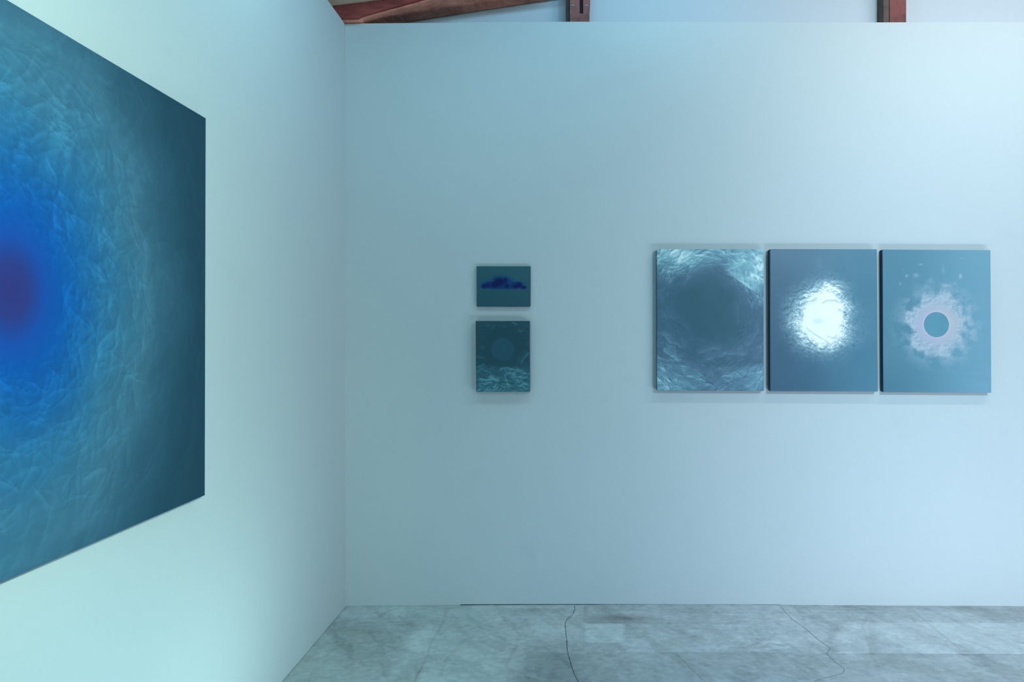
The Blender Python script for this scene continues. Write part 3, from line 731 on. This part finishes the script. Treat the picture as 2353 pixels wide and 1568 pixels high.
# post beside the rafter's end: dark strip, slotted face board, two staples and a screw
y0, y1 = D + 0.085, YU - 0.001
p1 = empty('roof_post', (px_x(1328, y0), y0 + 0.03, 3.1))
tag(p1, 'grey-brown wooden post with a dark slot and metal staples, above the wall near the rafter', 'wooden post', 'posts above the white partition')
xa, xb2, xc, xd, xe = [px_x(p, y0) for p in (1300, 1310.5, 1332, 1340, 1356)]
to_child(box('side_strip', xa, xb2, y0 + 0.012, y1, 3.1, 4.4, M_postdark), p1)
zs = zat(1336, 31, y0)
zs = EYE - (31 - PY) * y0 / F
ringp = [(xb2, 3.1), (xe - 0.004, 3.1), (xe - 0.0035, zs), (xe, zs + 0.06), (xe, 4.4), (xd, 4.4), (xd, zs), (xc, zs), (xc, 4.4), (xb2 - 0.002, 4.4), (xb2 - 0.002, zs)]
to_child(prism('face_board', [(x, y0, z) for x, z in ringp], [(x, y1, z) for x, z in ringp], M_post), p1)
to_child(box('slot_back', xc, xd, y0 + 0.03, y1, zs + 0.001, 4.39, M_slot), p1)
for a, b_ in ((1312, 1320.5), (1344.5, 1351)):
    zz = EYE - (12.7 - PY) * y0 / F
    to_child(box('staple', px_x(a, y0), px_x(b_, y0), y0 - 0.003, y0 + 0.004, zz - 0.0018, zz + 0.0018, M_metal, bev=0.0008), p1)
bm = bmesh.new(); bmesh.ops.create_uvsphere(bm, u_segments=12, v_segments=8, radius=0.0028)
zz = EYE - (48.3 - PY) * y0 / F
for v in bm.verts: v.co = Vector((v.co.x + px_x(1312.7, y0), v.co.y * 0.6 + y0, v.co.z + zz))
me = bpy.data.meshes.new('screw'); bm.to_mesh(me); bm.free(); to_child(link('screw', me, M_metal), p1)
# second post
p2 = empty('roof_post', (px_x(2057, y0), y0 + 0.03, 3.1))
tag(p2, 'plain red-brown wooden post above the white partition, over the pale-ring canvas', 'wooden post', 'posts above the white partition')
xa, xb2, xe = [px_x(p, y0) for p in (2031, 2044.5, 2082.5)]
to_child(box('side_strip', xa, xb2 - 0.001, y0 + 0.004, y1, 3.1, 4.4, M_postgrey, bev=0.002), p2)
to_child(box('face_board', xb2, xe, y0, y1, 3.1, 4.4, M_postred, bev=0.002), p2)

# ------------------------------------------------------------------ canvases
def canvas_mat(name, rough, spec, edge=None, weave=900, silver=False):
    m, nt, b = new_mat(name, rough, spec)
    at = nd(nt, 'ShaderNodeVertexColor', layer_name='pigment')
    if edge is None: nt.links.new(at.outputs[0], b.inputs['Base Color'])
    else: b.inputs['Base Color'].default_value = (*edge, 1)
    if silver:
        mm = nd(nt, 'ShaderNodeMath', operation='MULTIPLY'); mm.inputs[1].default_value = silver
        nt.links.new(at.outputs[1], mm.inputs[0]); nt.links.new(mm.outputs[0], b.inputs['Metallic'])
    bump(nt, b, obj_noise(nt, weave, 1), 0.08, 0.0006)
    return m

def canvas(name, label, group, corners, n_in, thick, art, res, ratio, edge, rough=0.45, spec=0.35, silver=False, relief=1.0, metres=False, boost=0.0):
    """corners: world TL, TR, BR, BL of the painted face; n_in: unit vector from the face into the wall"""
    TL, TR, BR, BL = [np.array(c, float) for c in corners]
    W = np.linalg.norm(TR - TL); H = np.linalg.norm(BL - TL); asp = H / W
    nu = res; nv = int(res * asp)
    uu, vv = np.meshgrid(np.linspace(0, 1, nu), np.linspace(0, 1, nv))
    px = 1.0 / (nu - 1)
    if metres: out = art(uu * W, vv * H, px * W, W, H); rel = out[1]
    else: out = art(uu, vv * asp, px); rel = out[1] * W
    colr = lin(np.clip(out[0], 0, 255)) * np.asarray(ratio)
    extra = None
    if len(out) > 2: colr = colr * (1 + boost * out[2] ** 3)[..., None]      # silver-white paint with its glossy reflection painted in
    P = ((1 - uu) * (1 - vv))[..., None] * TL + (uu * (1 - vv))[..., None] * TR + (uu * vv)[..., None] * BR + ((1 - uu) * vv)[..., None] * BL
    ed = np.minimum(np.minimum(uu, 1 - uu) * W, np.minimum(vv, 1 - vv) * H)
    fade = sstep(0, 0.02, ed)
    nin = np.array(n_in, float)
    inset = 0.0016 * (1 - sstep(0, 0.003, ed)) - (rel - rel.mean()) * fade * relief * 0.9
    P = P + inset[..., None] * nin
    org = (BL + BR) / 2 + nin * thick
    root = empty(name, tuple(org)); tag(root, label, 'painting', group)
    ii = (np.arange(nv - 1)[:, None] * nu + np.arange(nu - 1)[None]).ravel()
    quads = np.stack([ii, ii + nu, ii + nu + 1, ii + 1], -1)
    me = fast_mesh('painted_face', (P - org).reshape(-1, 3), quads, colr.reshape(-1, 3), extra)
    link('painted_face', me, canvas_mat('pigment_' + name, rough, spec, silver=silver), root)
    # canvas wrapped round the stretcher: four turned-over sides, with folded corners
    def ringat(d, ins):
        c = (TL + BR) / 2; r_ = []
        for q, (su, sv) in ((TL, (-1, -1)), (TR, (1, -1)), (BR, (1, 1)), (BL, (-1, 1))):
            e1 = (TR - TL) / W; e2 = (BL - TL) / H
            for k in (0, 1):
                o1, o2 = (0.003, 0.0) if (k == 0) == (su * sv < 0) else (0.0, 0.003)
                r_.append(q - e1 * su * (ins + o1) - e2 * sv * (ins + o2) + nin * d - org)
        return r_
    rows = [ringat(0.0016, 0.0), ringat(0.004, -0.0004), ringat(thick * 0.6, -0.0002), ringat(thick - 0.0005, 0.0004)]
    vs = [tuple(v) for r_ in rows for v in r_]; fs = []
    for i in range(3):
        for k in range(8): fs.append((i * 8 + k, i * 8 + (k + 1) % 8, i * 8 + 8 + (k + 1) % 8, i * 8 + 8 + k))
    fs.append(tuple(24 + k for k in range(8)))
    mesh('canvas_side', vs, fs, canvas_mat('side_' + name, 0.7, 0.2, edge=edge), root)
    return root

def cor(t, *pts): return [on_depth(px, py, D - t) for px, py in pts]
TRIP = 'three dark upright canvases hung in a row'
PAIR = 'two small canvases hung one above the other'
canvas('painting', 'crumpled silver-blue canvas with a dark hollow centre, nearest the small pair', TRIP,
       cor(.04, (1509, 573), (1754.5, 573), (1755.5, 899), (1509.5, 898)), (0, 1, 0), .0395, art_dark_hollow, 300, RATIO['a'], (0.05, 0.09, 0.13), 0.5, 0.3)
canvas('painting', 'slate-blue canvas with a blazing white burst at its centre', TRIP,
       cor(.04, (1769, 573), (2015, 573), (2017.5, 900.5), (1770, 899.5)), (0, 1, 0), .0395, art_silver_moon, 300, RATIO['b'], (0.03, 0.05, 0.08), 0.40, 0.3, boost=0.55)
canvas('painting', 'teal-blue canvas with a torn pale ring around a plain disc', TRIP,
       cor(.04, (2028, 573.5), (2276, 575), (2278, 903), (2030, 901.5)), (0, 1, 0), .0395, art_pale_ring, 300, RATIO['c'], (0.03, 0.055, 0.09), 0.5, 0.3)
canvas('painting', 'small dark grey canvas with a blurred deep blue cloud', PAIR,
       cor(.019, (1095, 612), (1219, 612), (1218.7, 705), (1095.5, 704.5)), (0, 1, 0), .0185, art_blue_cloud, 190, RATIO['d'], (0.07, 0.09, 0.10), 0.6, 0.25)
canvas('painting', 'small dark upright canvas with a faint disc above crumpled folds', PAIR,
       cor(.042, (1093, 738), (1217, 738), (1217.3, 901), (1094, 901)), (0, 1, 0), .0415, art_night_disc, 190, RATIO['e'], (0.04, 0.08, 0.10), 0.55, 0.3)
xf = XL + 0.032
yR = F * xf / (473 - PX); zT = EYE - (271.5 - PY) * yR / F; zB = EYE - (1138 - PY) * yR / F
yL = yR - 1.62
canvas('painting', 'very large blue canvas with a violet glow, hung on the left wall', None,
       [(xf, yL, zT), (xf, yL + 0, zT), (xf, yR, zB), (xf, yL, zB)] if False else [(xf, yL, zT), (xf + 0.0, yR + 0.002, zT), (xf, yR - 0.004, zB), (xf, yL, zB)],
       (-1, 0, 0), .024, art_blue_well, 560, RATIO['f'], (0.03, 0.05, 0.07), 0.6, 0.15, metres=True)
